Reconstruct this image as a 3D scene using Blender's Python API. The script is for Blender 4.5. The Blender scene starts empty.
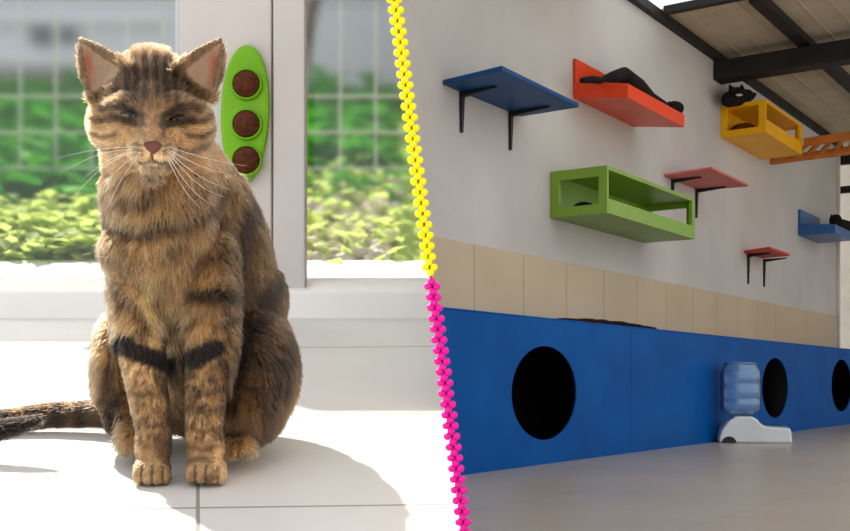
import bpy, bmesh, math, random
import numpy as np
from mathutils import Vector, Matrix
random.seed(7)
rng = np.random.default_rng(11)
sc = bpy.context.scene
COL = sc.collection
F = 1100.0; HX, HY = 425.0, 382.0; CAMZ = 0.35
CAM = Vector((0, 0, CAMZ))

# ------------------------------------------------------------------ helpers
def ray(px, py): return Vector(((px-HX)/F, 1.0, (HY-py)/F))
def at(px, py, Y): return CAM + ray(px, py)*Y
WD = Vector((0.5608, 0.8280, 0)); WN = Vector((0.8280, -0.5608, 0)); W0 = Vector((-0.3726, 4.184, 0))
def W(u, v, z): return W0 + WD*u + WN*v + Vector((0, 0, z))
def uvz(p): d = p - W0; return (d.dot(WD), d.dot(WN), p.z)
def hit(p, n, px, py):
    r = ray(px, py); return CAM + r*((p-CAM).dot(n)/r.dot(n))
def hv(px, py, v=0.0): return uvz(hit(W(0, v, 0), WN, px, py))
def hu(px, py, u): return uvz(hit(W(u, 0, 0), WD, px, py))
def hz(px, py, z): return uvz(hit(Vector((0, 0, z)), Vector((0, 0, 1)), px, py))
# partition plane  X = PA*Y - PB*(z-CAMZ)
PA, PB = 0.01803, 0.1315
PN = Vector((1, -PA, PB)).normalized()
def px_of(z, Y): return PA*Y - PB*(z-CAMZ)
GZ, GS = 0.0775, 0.17
def gz(Y): return GZ + GS*Y
def ground(px, py): 
    q = (py-HY)/F; return at(px, py, (CAMZ-GZ)/(GS+q))

def link(o, parent=None):
    COL.objects.link(o)
    if parent is not None: o.parent = parent
    return o
def tag(o, label=None, cat=None, group=None, kind=None):
    if label: o['label'] = label
    if cat: o['category'] = cat
    if group: o['group'] = group
    if kind: o['kind'] = kind
    return o
def thing(name, loc, label, cat, group=None):
    o = bpy.data.objects.new(name, None); o.empty_display_size = .05
    link(o); o.location = loc
    return tag(o, label, cat, group)
def obj(name, bm, mat, parent=None, smooth=False, bev=0.0):
    me = bpy.data.meshes.new(name)
    bmesh.ops.recalc_face_normals(bm, faces=bm.faces)
    bm.to_mesh(me); bm.free()
    if smooth:
        for p in me.polygons: p.use_smooth = True
    me.materials.append(mat)
    o = bpy.data.objects.new(name, me); link(o)
    if parent is not None:
        o.parent = parent; o.matrix_parent_inverse = Matrix.Translation(parent.location).inverted() if parent.type == 'EMPTY' else Matrix()
    if bev:
        m = o.modifiers.new('bevel', 'BEVEL'); m.width = bev; m.segments = 2; m.limit_method = 'ANGLE'
    return o
def hexa(bm, pts):
    """pts: 4 bottom + 4 top corners, in order"""
    v = [bm.verts.new(p) for p in pts]
    for f in ((0,1,2,3),(4,5,6,7),(0,1,5,4),(1,2,6,5),(2,3,7,6),(3,0,4,7)):
        bm.faces.new([v[i] for i in f])
    return bm
def box(bm, x0, x1, y0, y1, z0, z1):
    return hexa(bm, [Vector(p) for p in ((x0,y0,z0),(x1,y0,z0),(x1,y1,z0),(x0,y1,z0),(x0,y0,z1),(x1,y0,z1),(x1,y1,z1),(x0,y1,z1))])
def wbox(bm, u0, u1, v0, v1, z0, z1):
    return hexa(bm, [W(*p) for p in ((u0,v0,z0),(u1,v0,z0),(u1,v1,z0),(u0,v1,z0),(u0,v0,z1),(u1,v0,z1),(u1,v1,z1),(u0,v1,z1))])
def prism(bm, poly, ext):
    a = [bm.verts.new(p) for p in poly]; b = [bm.verts.new(p+ext) for p in poly]
    bm.faces.new(a); bm.faces.new(b[::-1])
    for i in range(len(a)):
        j = (i+1) % len(a); bm.faces.new((a[i], a[j], b[j], b[i]))
    return bm
def tube(bm, pts, radii, n=8):
    pts = [Vector(p) for p in pts]; rings = []
    if not hasattr(radii, '__len__'): radii = [radii]*len(pts)
    for i, p in enumerate(pts):
        t = (pts[min(i+1, len(pts)-1)]-pts[max(i-1, 0)]).normalized()
        a = t.cross(Vector((0, 0, 1)))
        if a.length < 1e-3: a = t.cross(Vector((1, 0, 0)))
        a.normalize(); b = t.cross(a).normalized()
        rings.append([bm.verts.new(p+(a*math.cos(2*math.pi*k/n)+b*math.sin(2*math.pi*k/n))*radii[i]) for k in range(n)])
    for i in range(len(rings)-1):
        for k in range(n):
            bm.faces.new((rings[i][k], rings[i][(k+1)%n], rings[i+1][(k+1)%n], rings[i+1][k]))
    bm.faces.new(rings[0]); bm.faces.new(rings[-1][::-1])
    return bm
def lathe(bm, prof, c, n=32, sx=1.0, sy=1.0):
    rings = []
    for r, z in prof:
        rings.append([bm.verts.new(c+Vector((math.cos(2*math.pi*k/n)*r*sx, math.sin(2*math.pi*k/n)*r*sy, z))) for k in range(n)])
    for i in range(len(rings)-1):
        for k in range(n):
            bm.faces.new((rings[i][k], rings[i][(k+1)%n], rings[i+1][(k+1)%n], rings[i+1][k]))
    bm.faces.new(rings[0]); bm.faces.new(rings[-1][::-1])
    return bm
def ball(bm, c, r, sub=3, rot=None):
    if not hasattr(r, '__len__'): r = (r, r, r)
    M = Matrix.Translation(c) @ ((rot or Matrix()).to_4x4()) @ Matrix.Diagonal((*r, 1))
    bmesh.ops.create_icosphere(bm, subdivisions=sub, radius=1, matrix=M)
    return bm
def cut(bm, keep_right, off=0.0):
    """trim a mesh along the partition so that it stops at it"""
    n = PN if keep_right else -PN
    co = CAM + PN*(off if keep_right else -off)
    g = bm.verts[:]+bm.edges[:]+bm.faces[:]
    r = bmesh.ops.bisect_plane(bm, geom=g, plane_co=co, plane_no=n, clear_inner=True)
    e = [x for x in r['geom_cut'] if isinstance(x, bmesh.types.BMEdge)]
    try: bmesh.ops.holes_fill(bm, edges=e, sides=0)
    except Exception: pass
    return bm
def remesh(bm, voxel, smooth=6, fac=.5):
    me = bpy.data.meshes.new('tmp'); bm.to_mesh(me); bm.free()
    o = bpy.data.objects.new('tmp', me); COL.objects.link(o)
    m = o.modifiers.new('r', 'REMESH'); m.mode = 'VOXEL'; m.voxel_size = voxel; m.use_smooth_shade = True
    s = o.modifiers.new('s', 'SMOOTH'); s.iterations = smooth; s.factor = fac
    dg = bpy.context.evaluated_depsgraph_get()
    out = bpy.data.meshes.new_from_object(o.evaluated_get(dg))
    bpy.data.objects.remove(o); bpy.data.meshes.remove(me)
    for p in out.polygons: p.use_smooth = True
    return out

# ------------------------------------------------------------------ materials
def srgb(r, g, b):
    f = lambda c: (c/255/12.92) if c/255 <= .04045 else ((c/255+.055)/1.055)**2.4
    return (f(r), f(g), f(b), 1)
class NT:
    def __init__(s, name):
        s.m = bpy.data.materials.new(name); s.m.use_nodes = True; s.t = s.m.node_tree
        s.t.nodes.clear(); s.out = s.n('ShaderNodeOutputMaterial')
    def n(s, ty, **kw):
        nd = s.t.nodes.new(ty)
        for k, v in kw.items():
            if k.startswith('i_'): nd.inputs[k[2:].replace('_', ' ')].default_value = v
            else: setattr(nd, k, v)
        return nd
    def l(s, a, b): s.t.links.new(a, b)
    def math(s, op, a, b=None, clamp=False):
        nd = s.n('ShaderNodeMath', operation=op); nd.use_clamp = clamp
        for i, x in enumerate((a, b)):
            if x is None: continue
            if hasattr(x, 'links'): s.l(x, nd.inputs[i])
            else: nd.inputs[i].default_value = x
        return nd.outputs[0]
    def mix(s, fac, a, b):
        nd = s.n('ShaderNodeMix', data_type='RGBA')
        for i, x in ((0, fac), (6, a), (7, b)):
            if hasattr(x, 'links'): s.l(x, nd.inputs[i])
            else: nd.inputs[i].default_value = x
        return nd.outputs[2]
    def noise(s, scale, detail=4, rough=.55, vec=None):
        nd = s.n('ShaderNodeTexNoise'); nd.inputs['Scale'].default_value = scale
        nd.inputs['Detail'].default_value = detail; nd.inputs['Roughness'].default_value = rough
        if vec is not None: s.l(vec, nd.inputs['Vector'])
        return nd.outputs[0]
    def coord(s): return s.n('ShaderNodeTexCoord').outputs['Object']
def ramp(nt, fac, lo, hi):
    nd = nt.n('ShaderNodeMapRange'); nd.inputs[1].default_value = lo; nd.inputs[2].default_value = hi
    nt.l(fac, nd.inputs[0]); return nd.outputs[0]
def mat(name, c, c2=None, scale=8, rough=.6, spec=.4, bump=0.0, bscale=None, lo=.35, hi=.65, metal=0.0, trans=0.0, stretch=None):
    nt = NT(name); b = nt.n('ShaderNodeBsdfPrincipled')
    b.inputs['Roughness'].default_value = rough; b.inputs['Metallic'].default_value = metal
    b.inputs['Specular IOR Level'].default_value = spec
    co = nt.coord()
    if stretch:
        mp = nt.n('ShaderNodeMapping'); mp.inputs['Scale'].default_value = stretch; nt.l(co, mp.inputs[0]); co = mp.outputs[0]
    f = nt.noise(scale, vec=co)
    if c2 is None: c2 = tuple(x*.88 for x in c[:3])+(1,)
    nt.l(nt.mix(ramp(nt, f, lo, hi), c, c2), b.inputs['Base Color'])
    if bump:
        bp = nt.n('ShaderNodeBump'); bp.inputs['Strength'].default_value = bump; bp.inputs['Distance'].default_value = .01
        nt.l(nt.noise(bscale or scale*6, vec=co), bp.inputs['Height']); nt.l(bp.outputs[0], b.inputs['Normal'])
    sh = b.outputs[0]
    if trans:
        tr = nt.n('ShaderNodeBsdfTranslucent'); tr.inputs[0].default_value = c
        ms = nt.n('ShaderNodeMixShader'); ms.inputs[0].default_value = trans
        nt.l(sh, ms.inputs[1]); nt.l(tr.outputs[0], ms.inputs[2]); sh = ms.outputs[0]
    nt.l(sh, nt.out.inputs[0]); return nt.m

M = {}
M['plaster'] = mat('plaster', srgb(203,197,190), srgb(192,186,179), 1.6, .85, .2, .25, 30)
M['tile_floor_dummy'] = None
M['blue'] = mat('blue_paint', srgb(0,84,156), srgb(0,74,142), 3, .5, .06, .06, 25)
M['bench_inside'] = mat('dark_inside', srgb(40,38,36), srgb(30,28,27), 6, .9, .1)  # near-black colour stands in for the shade inside the bench
M['blue_shelf'] = mat('blue_shelf_paint', srgb(20,74,128), srgb(16,66,116), 5, .45, .2)
M['lightblue'] = mat('tray_blue_paint', srgb(36,98,158), srgb(30,88,146), 5, .38, .5)
M['orange'] = mat('orange_paint', srgb(238,70,6), srgb(228,62,6), 5, .38, .5)
M['green'] = mat('green_paint', srgb(130,168,52), srgb(122,158,48), 5, .38, .45)
M['yellow'] = mat('yellow_paint', srgb(250,186,4), srgb(242,174,4), 5, .45, .25)
M['pink'] = mat('coral_paint', srgb(214,120,108), srgb(204,108,98), 5, .55, .3)
M['red'] = mat('red_paint', srgb(206,62,44), srgb(196,54,38), 5, .5, .3)
M['black_metal'] = mat('black_metal', srgb(22,22,24), None, 8, .45, .4)
M['steel'] = mat('dark_steel', srgb(42,38,36), srgb(30,28,28), 8, .6, .3)
M['roof'] = mat('roof_sheet', srgb(196,184,160), srgb(180,168,144), 3, .7, .2, .3, 12, stretch=(1, 1, 1))
M['wood'] = mat('orange_wood', srgb(214,134,58), srgb(190,112,46), 9, .6, .3)
M['white_paint'] = mat('white_paint', srgb(211,204,199), srgb(204,197,192), 3, .55, .35, .05, 20)
M['sill'] = mat('sill_white', srgb(250,248,244), srgb(246,243,238), 4, .5, .4)
M['lime'] = mat('lime_plastic', srgb(138,206,14), srgb(128,194,12), 6, .4, .4, trans=.25)
M['catnip'] = mat('catnip_ball', srgb(108,62,40), srgb(78,42,28), 90, .9, .1, .8, 200)
M['bottle_base'] = mat('white_plastic', srgb(228,230,230), None, 6, .4, .4)
M['black_fur'] = mat('black_fur', srgb(20,18,18), srgb(32,28,27), 60, .85, .15, .6, 150)
M['white_fur'] = mat('white_fur', srgb(210,204,198), None, 60, .9, .1)
M['brown_cloth'] = mat('brown_cloth', srgb(118,70,40), srgb(92,52,30), 20, .9, .1)
M['dark_mat'] = mat('dark_fleece', srgb(60,36,28), srgb(40,24,20), 40, .95, .05, 1.0, 90)
M['bead_yellow'] = mat('yellow_bead', srgb(255,240,10), srgb(250,232,8), 6, .45, .3)
M['bead_magenta'] = mat('magenta_bead', srgb(240,10,160), srgb(232,8,150), 6, .45, .3)
M['cord'] = mat('violet_cord', srgb(84,70,100), None, 6, .8, .1)
M['facade'] = mat('grey_facade', srgb(196,197,206), srgb(186,188,198), .8, .8, .2)
M['facade_dark'] = mat('facade_vent', srgb(104,102,108), srgb(92,90,96), 3, .8, .2)
M['facade_pale'] = mat('facade_trim', srgb(214,214,218), None, 3, .7, .2)
M['facade_brown'] = mat('facade_brown', srgb(120,100,88), srgb(104,92,84), 2, .8, .2)
M['wire'] = mat('galvanised_wire', srgb(206,208,204), None, 20, .6, .3)
M['lawn'] = mat('lawn', srgb(140,168,80), srgb(170,190,110), 5, .95, .05, lo=.3, hi=.7)
M['leaf_a'] = mat('leaf_yellowgreen', srgb(208,224,126), srgb(236,240,192), 10, .7, .2, trans=.6)
M['leaf_b'] = mat('leaf_deep', srgb(84,164,44), srgb(108,186,60), 8, .8, .15, trans=.3)
M['stone'] = mat('pale_stone', srgb(226,218,208), srgb(196,186,176), 12, .85, .2)
M['whisker'] = mat('whisker_white', srgb(245,242,236), None, 6, .5, .3, trans=.3)
M['nose'] = mat('nose_skin', srgb(112,66,52), srgb(92,52,42), 60, .6, .3)
M['far_wall'] = mat('cream_wall', srgb(216,210,198), None, 3, .85, .2)

def floor_tiles():
    nt = NT('white_glazed_tile'); b = nt.n('ShaderNodeBsdfPrincipled'); co = nt.coord()
    sx = nt.n('ShaderNodeSeparateXYZ'); nt.l(co, sx.inputs[0])
    t = nt.math('SUBTRACT', sx.outputs[1], nt.math('MULTIPLY', nt.math('ADD', sx.outputs[0], .2), .05))
    lines = None
    for y, w in ((.958, .0022), (1.362, .0026), (1.968, .0045), (.54, .002)):
        d = nt.math('ABSOLUTE', nt.math('SUBTRACT', t, y))
        k = nt.math('LESS_THAN', d, w); lines = k if lines is None else nt.math('MAXIMUM', lines, k)
    xx = nt.math('ADD', sx.outputs[0], nt.math('MULTIPLY', sx.outputs[1], .2065))
    for x, y0, y1 in ((0, 0, 1.362), (-1.2, 0, 2.6), (1.2, 0, 2.6)):
        d = nt.math('LESS_THAN', nt.math('ABSOLUTE', nt.math('SUBTRACT', xx, x)), .0018)
        d = nt.math('MULTIPLY', d, nt.math('MULTIPLY', nt.math('GREATER_THAN', t, y0), nt.math('LESS_THAN', t, y1)))
        lines = nt.math('MAXIMUM', lines, d)
    base = nt.mix(ramp(nt, nt.noise(3.0, vec=co), .3, .7), srgb(220,217,214), srgb(212,209,206))
    nt.l(nt.mix(nt.math('MULTIPLY', lines, .75), base, srgb(120,108,96)), b.inputs['Base Color'])
    b.inputs['Roughness'].default_value = .42; b.inputs['Specular IOR Level'].default_value = .4
    nt.l(b.outputs[0], nt.out.inputs[0]); return nt.m
def room_tiles(name, c1, c2, cj, s, rough, rot):
    nt = NT(name); b = nt.n('ShaderNodeBsdfPrincipled'); co = nt.coord()
    mp = nt.n('ShaderNodeMapping'); mp.inputs['Rotation'].default_value = (0, 0, rot); nt.l(co, mp.inputs[0])
    sx = nt.n('ShaderNodeSeparateXYZ'); nt.l(mp.outputs[0], sx.inputs[0])
    ln = None
    for k in (0, 1):
        fr = nt.math('FRACT', nt.math('MULTIPLY', nt.math('ADD', sx.outputs[k], 20.13), 1/s))
        e = nt.math('LESS_THAN', fr, .010); ln = e if ln is None else nt.math('MAXIMUM', ln, e)
    base = nt.mix(ramp(nt, nt.noise(1.6, vec=co), .3, .7), c1, c2)
    nt.l(nt.mix(nt.math('MULTIPLY', ln, .5), base, cj), b.inputs['Base Color'])
    b.inputs['Roughness'].default_value = rough; b.inputs['Specular IOR Level'].default_value = .5
    nt.l(b.outputs[0], nt.out.inputs[0]); return nt.m
M['left_tiles'] = floor_tiles()
M['right_tiles'] = room_tiles('beige_floor_tile', srgb(178,165,150), srgb(166,154,140), srgb(130,120,108), .62, .3, -math.atan2(WD.y, WD.x))
def glass_mat():
    nt = NT('window_glass'); rf = nt.n('ShaderNodeBsdfRefraction'); rf.distribution = 'BECKMANN'
    rf.inputs['Color'].default_value = (.98, .99, .99, 1); rf.inputs['Roughness'].default_value = GLASS_R; rf.inputs['IOR'].default_value = 1.45
    gl = nt.n('ShaderNodeBsdfGlossy'); gl.inputs['Roughness'].default_value = .15
    ms = nt.n('ShaderNodeMixShader'); ms.inputs[0].default_value = .04; nt.l(rf.outputs[0], ms.inputs[1]); nt.l(gl.outputs[0], ms.inputs[2])
    nt.l(ms.outputs[0], nt.out.inputs[0]); return nt.m
GLASS_R = .125
M['glass'] = glass_mat()
def bottle_mat():
    nt = NT('blue_clear_plastic'); tr = nt.n('ShaderNodeBsdfTransparent'); gl = nt.n('ShaderNodeBsdfGlossy')
    tr.inputs[0].default_value = (.80, .91, 1.0, 1); gl.inputs['Roughness'].default_value = .12
    df = nt.n('ShaderNodeBsdfDiffuse'); df.inputs[0].default_value = srgb(120,178,232)
    fr0 = nt.n('ShaderNodeFresnel'); fr0.inputs[0].default_value = 1.3
    m0 = nt.n('ShaderNodeMixShader'); m0.inputs[0].default_value = .34; nt.l(tr.outputs[0], m0.inputs[1]); nt.l(df.outputs[0], m0.inputs[2])
    fa = nt.math('ADD', fr0.outputs[0], .10, True); ms = nt.n('ShaderNodeMixShader'); nt.l(fa, ms.inputs[0]); nt.l(m0.outputs[0], ms.inputs[1]); nt.l(gl.outputs[0], ms.inputs[2])
    nt.l(ms.outputs[0], nt.out.inputs[0]); return nt.m
M['bottle'] = bottle_mat()

# ------------------------------------------------------------------ camera, world, sun
cd = bpy.data.cameras.new('camera'); cam = bpy.data.objects.new('camera', cd); COL.objects.link(cam)
cam.location = CAM; cam.rotation_euler = (math.pi/2, 0, 0)
cd.sensor_width = 36; cd.lens = 36*F/850; cd.shift_y = (HY-265.5)/850; cd.clip_start = .05
sc.camera = cam
w = bpy.data.worlds.new('world'); sc.world = w; w.use_nodes = True
w.node_tree.nodes['Background'].inputs[0].default_value = (.93, .96, 1.0, 1)
w.node_tree.nodes['Background'].inputs[1].default_value = 1.2
sd = bpy.data.lights.new('sun', 'SUN'); sd.energy = 7.5; sd.angle = .01; sd.color = (1, .95, .86)
so = bpy.data.objects.new('sun', sd); COL.objects.link(so); so.location = (-3, 4, 5)
SUN = Vector((.64, -.77, -math.tan(math.radians(50)))).normalized()
so.rotation_euler = SUN.to_track_quat('-Z', 'Y').to_euler()
sc.view_settings.view_transform = 'Standard'; sc.view_settings.look = 'None'
sc.view_settings.exposure = 0.0; sc.view_settings.gamma = 1
sc.cycles.caustics_refractive = False; sc.cycles.caustics_reflective = False
sc.cycles.max_bounces = 12; sc.cycles.transmission_bounces = 8; sc.cycles.diffuse_bounces = 5; sc.cycles.transparent_max_bounces = 24

# ------------------------------------------------------------------ the cat room (right)
ZTOP = hv(627, 0)[2]
UEND = hv(836, 200)[0]
BZ = 0.617; BV = 0.45
bm = bmesh.new(); wbox(bm, -3, UEND+.02, -.12, 0, -.02, ZTOP); cut(bm, True, .004)
tag(obj('wall_back', bm, M['plaster']), 'long white plaster wall carrying the cat shelves', kind='structure')
bm = bmesh.new(); box(bm, -1.0, 9, .2, 16, -.06, 0); cut(bm, True, .004)
tag(obj('floor', bm, M['right_tiles']), 'beige glazed tile floor of the cat room', kind='structure')
# beige tile band along the wall
TZ = hv(632, 276)[2]
us = [hv(x, 290)[0] for x in (472, 523, 566, 602, 637, 665, 691)]
step = (us[-1]-us[0])/6
M['band'] = None
nt = NT('beige_wall_tile'); b = nt.n('ShaderNodeBsdfPrincipled'); co = nt.coord()
mp = nt.n('ShaderNodeMapping'); mp.vector_type = 'POINT'
mp.inputs['Rotation'].default_value = (0, 0, -math.atan2(WD.y, WD.x)); nt.l(co, mp.inputs[0])
sx = nt.n('ShaderNodeSeparateXYZ'); nt.l(mp.outputs[0], sx.inputs[0])
uu0 = W0.dot(WD)+us[0]
fr = nt.math('FRACT', nt.math('MULTIPLY', nt.math('ADD', sx.outputs[0], 40*step-uu0+.006), 1/step))
ln = nt.math('LESS_THAN', fr, .012/step)
base = nt.mix(ramp(nt, nt.noise(2.0, vec=co), .3, .7), srgb(202,180,146), srgb(190,166,132))
nt.l(nt.mix(nt.math('MULTIPLY', ln, .6), base, srgb(140,124,104)), b.inputs['Base Color'])
b.inputs['Roughness'].default_value = .4; nt.l(b.outputs[0], nt.out.inputs[0]); M['band'] = nt.m
bm = bmesh.new(); wbox(bm, -3, UEND-.02, -.02, .012, .02, TZ); cut(bm, True, .004)
tag(obj('trim_1', bm, M['band'], bev=.003), 'beige wall tiles in a row above the blue bench', kind='structure')

# blue bench with round cat holes
bench = thing('cat_bench', W(4, BV, 0), 'long blue painted cat bench with three round entrance holes along the wall', 'bench')
bm = bmesh.new()
outer = [(-1, 0), ((UEND+.97), 0), ((UEND+.97), BZ), (-1, BZ)]
loops = [outer]
for (cx, cy, rx, ry) in ((544, 393, 32.5, 47), (775, 388, 13, 30), (841.5, 385.5, 10, 26)):
    cu, _, cz = hv(cx, cy, BV); u1 = hv(cx+rx, cy, BV)[0]; u0 = hv(cx-rx, cy, BV)[0]; zr = hv(cx, cy-ry, BV)[2]-cz
    cu = (u0+u1)/2; ru = (u1-u0)/2
    loops.append([(cu+ru*math.cos(k*math.pi/24), cz+zr*math.sin(k*math.pi/24)) for k in range(48)])
es = []
for lp in loops:
    vs = [bm.verts.new(W(u, BV, z)) for u, z in lp]
    for i in range(len(vs)): es.append(bm.edges.new((vs[i], vs[(i+1) % len(vs)])))
bmesh.ops.triangle_fill(bm, edges=es, use_beauty=True)
r = bmesh.ops.extrude_face_region(bm, geom=bm.faces[:])
bmesh.ops.translate(bm, verts=[v for v in r['geom'] if isinstance(v, bmesh.types.BMVert)], vec=-WN*.006)
cut(bm, True, .006)
obj('front_panel', bm, M['blue'], bench)
bm = bmesh.new(); wbox(bm, -1, (UEND+.97), .0, BV+.001, BZ, BZ+.008); cut(bm, True, .006)
obj('top_board', bm, M['blue'], bench, bev=.003)
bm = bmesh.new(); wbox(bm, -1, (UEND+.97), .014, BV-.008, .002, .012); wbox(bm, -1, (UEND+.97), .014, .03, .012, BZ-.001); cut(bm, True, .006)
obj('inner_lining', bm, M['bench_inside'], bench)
# seam batten on the bench front
for xs in (631,):
    u = hv(xs, 340, BV)[0]
    bm = bmesh.new(); wbox(bm, u, u+.006, BV, BV+.0012, .002, BZ); obj('seam_strip', bm, M['blue'], bench)

# furry mat on the bench
u0 = hv(563, 320, .40)[0]; u1 = hv(648, 326, .40)[0]
bm = bmesh.new()
for i in range(26):
    t = i/25; uu = u0+(u1-u0)*t
    h = .007+.012*max(0, math.sin(math.pi*t))*(0.6+.4*math.sin(t*17+1)**2)
    for vv in (.28, .34, .40):
        ball(bm, W(uu, vv+random.uniform(-.01,.01), BZ+.010+h*.5), (.05, .05, h*.62+.003), 2)
me = remesh(bm, .009, 3)
o = bpy.data.objects.new('fleece_mat', me); me.materials.append(M['dark_mat']); link(o)
tag(o, 'crumpled dark brown fleece mat lying on top of the blue bench', 'mat')

# ---- shelves
def bracket(parent, leg_top, leg_bot, arm_tip, zb, fall=True):
    u, _, zt = hv(*leg_top); zbm = hv(*leg_bot)[2]
    ua, va, _ = hz(*arm_tip, zb)
    wd = .013
    bm = bmesh.new()
    # tapered leg on the wall
    hexa(bm, [W(u-wd*.6,.001,zbm), W(u+wd*.6,.001,zbm), W(u+wd*.6,.012,zbm), W(u-wd*.6,.012,zbm),
              W(u-wd,.001,zb), W(u+wd,.001,zb), W(u+wd,.018,zb), W(u-wd,.018,zb)])
    # tapered arm under the board
    hexa(bm, [W(u-wd,.001,zb-.024), W(u+wd,.001,zb-.024), W(u+wd*.6,va,zb-.008), W(u-wd*.6,va,zb-.008),
              W(u-wd,.001,zb), W(u+wd,.001,zb), W(u+wd*.6,va,zb), W(u-wd*.6,va,zb)])
    obj('bracket', bm, M['black_metal'], parent, bev=.002)
def bracket_shelf(name, A, B, C_, D, legs, m, label, th=.022):
    zA = hv(*A)[2]; zD = hv(*D)[2]; z = (zA+zD)/2
    uA = hv(*A)[0]; uD = hv(*D)[0]
    b = hz(*B, z); c = hz(*C_, z)
    t = thing(name, W((uA+uD)/2, 0, z), label, 'shelf', 'bracket shelves on the white wall')
    bm = bmesh.new()
    lo = [W(uA, .001, z), W(uD, .001, z), W(c[0], c[1], z), W(b[0], b[1], z)]
    hexa(bm, lo+[p+Vector((0, 0, th)) for p in lo])
    obj('board', bm, m, t, bev=.004)
    for lt, lb, ar in legs: bracket(t, lt, lb, ar, z-.001)
    return t
bracket_shelf('wall_shelf', (442.4,84.2), (502,70.5), (578.9,107.5), (520.6,117.4),
   [((460.5,92),(459.4,132.5),(494,85)), ((509.4,112.4),(508.4,150),(547,105))], M['blue_shelf'],
   'flat dark blue shelf board on two black brackets, highest beside the bead strand')
bracket_shelf('wall_shelf', (663.7,176), (712,169), (748.9,186.5), (698.8,191),
   [((671.6,180),(671.6,206),(700,176)), ((695.6,189),(695.6,218),(725,186))], M['pink'],
   'coral pink shelf board on black brackets above the end of the green box', .016)
bracket_shelf('wall_shelf', (744,252), (770,249.2), (789.7,256), (762,259.6),
   [((747.5,254),(747.5,284),(765,251)), ((763.4,259),(763.4,287),(780,255.5))], M['red'],
   'smallest red shelf board on two long black brackets', .02)

def plate_hole(bm, fn, a0, a1, b0, b1, ha0, ha1, hb0, hb1):
    """rectangular ring made of four boxes; fn(bm,a0,a1,b0,b1)"""
    fn(bm, a0, a1, b0, hb0); fn(bm, a0, a1, hb1, b1); fn(bm, a0, ha0, hb0, hb1); fn(bm, ha1, a1, hb0, hb1)
def box_shelf(TLb, TLf, BLb, TRf, hole, lip, post, m, label, name='tunnel_shelf', th=.02):
    u0, _, z1 = hv(*TLb); z0 = hv(*BLb)[2]
    _, vw, zf = hu(*TLf, u0)
    z1 = (z1+zf)/2; 
    u1 = hz(*TRf, z1)[0]
    u1 = uvz(hit(W(0, vw, 0), WN, *TRf))[0]
    t = thing(name, W((u0+u1)/2, 0, z0), label, 'shelf', 'box shelves on the white wall')
    hh = [hu(x, y, u0) for x, y in hole]
    ha0 = min(h[1] for h in hh); ha1 = max(h[1] for h in hh)
    hb0 = sum(sorted(h[2] for h in hh)[:2])/2; hb1 = sum(sorted(h[2] for h in hh)[2:])/2
    bm = bmesh.new(); plate_hole(bm, lambda q, a, b_, c, d: wbox(q, u0, u0+th, a, b_, c, d), .002, vw, z0, z1, ha0, ha1, hb0, hb1)
    obj('end_frame', bm, m, t)
    bm = bmesh.new(); plate_hole(bm, lambda q, a, b_, c, d: wbox(q, u1-th, u1, a, b_, c, d), .002, vw, z0, z1, ha0, ha1, hb0, hb1)
    obj('end_frame', bm, m, t)
    bm = bmesh.new(); wbox(bm, u0+th, u1-th, .002, vw, z1-th, z1); obj('top_board', bm, m, t)
    bm = bmesh.new(); wbox(bm, u0+th, u1-th, .002, vw, z0, z0+th); obj('bottom_board', bm, m, t)
    bm = bmesh.new(); wbox(bm, u0+th, u1-th, .002, .014, z0+th, z1-th); obj('back_panel', bm, m, t)
    bm = bmesh.new(); wbox(bm, u0+th, u1-th, vw-th, vw, z0+th, z0+lip); obj('front_lip', bm, m, t)
    bm = bmesh.new(); wbox(bm, u1-th-post, u1-th, vw-th, vw, z0+lip, z1-th); obj('front_post', bm, m, t)
    return t, u0, u1, vw, z0, z1
g = box_shelf((550,172),(607,165),(549.5,218),(695,198), [(559,180),(598.6,177),(598,203.6),(559,208)], .075, .03, M['green'],
   'long lime green box shelf with open ends, lowest on the wall')
y = box_shelf((720.7,106.7),(765.6,98.3),(720.7,137.8),(802.3,125.6), [(727,108.6),(758.6,104.9),(758.6,126.5),(727,130.7)], .095, .05, M['yellow'],
   'bright yellow box shelf under the roof joined to the ladder')
def tray_shelf(TL, BL, trTb, trTf, trBf, TRf, BRb, m, label, panel_to=None):
    u0, _, z1 = hv(*TL); z0 = hv(*BL)[2]; zt = hv(*trTb)[2]
    _, vw, ztf = hu(*trTf, u0); zbf = hu(*trBf, u0)[2]
    u1 = hv(*BRb)[0]
    t = thing('tray_shelf', W((u0+u1)/2, 0, z0), label, 'shelf', 'tray shelves on the white wall')
    bm = bmesh.new(); wbox(bm, u0, u1, .001, .022, z0, z1); obj('back_panel', bm, m, t, bev=.003)
    bm = bmesh.new()
    hexa(bm, [W(u0+.006,.022,z0), W(u1,.022,z0), W(u1,vw,zbf), W(u0+.006,vw,zbf), W(u0+.006,.022,zt), W(u1,.022,zt), W(u1,vw,ztf), W(u0+.006,vw,ztf)])
    obj('tray', bm, m, t, bev=.003)
    return u0, u1, vw, z0, z1, zt, ztf
og = tray_shelf((572.8,59),(572.3,98),(577,83.8),(627.5,83),(627.5,97.5),(684,114),(634,128.2), M['orange'],
   'bright orange tray shelf with a taller back panel holding a black cat')
bl = tray_shelf((798,209.3),(796.6,235),(800,225),(835,224),(835,232.7),(862,240),(817.6,243.2), M['lightblue'],
   'small blue tray shelf at the far end beside the corner column')
print('SHELVES green', g[1:], 'yellow', y[1:], 'orange', og, 'blue', bl, 'ZTOP', ZTOP, 'UEND', UEND, 'TZ', TZ, 'step', step)

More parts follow.
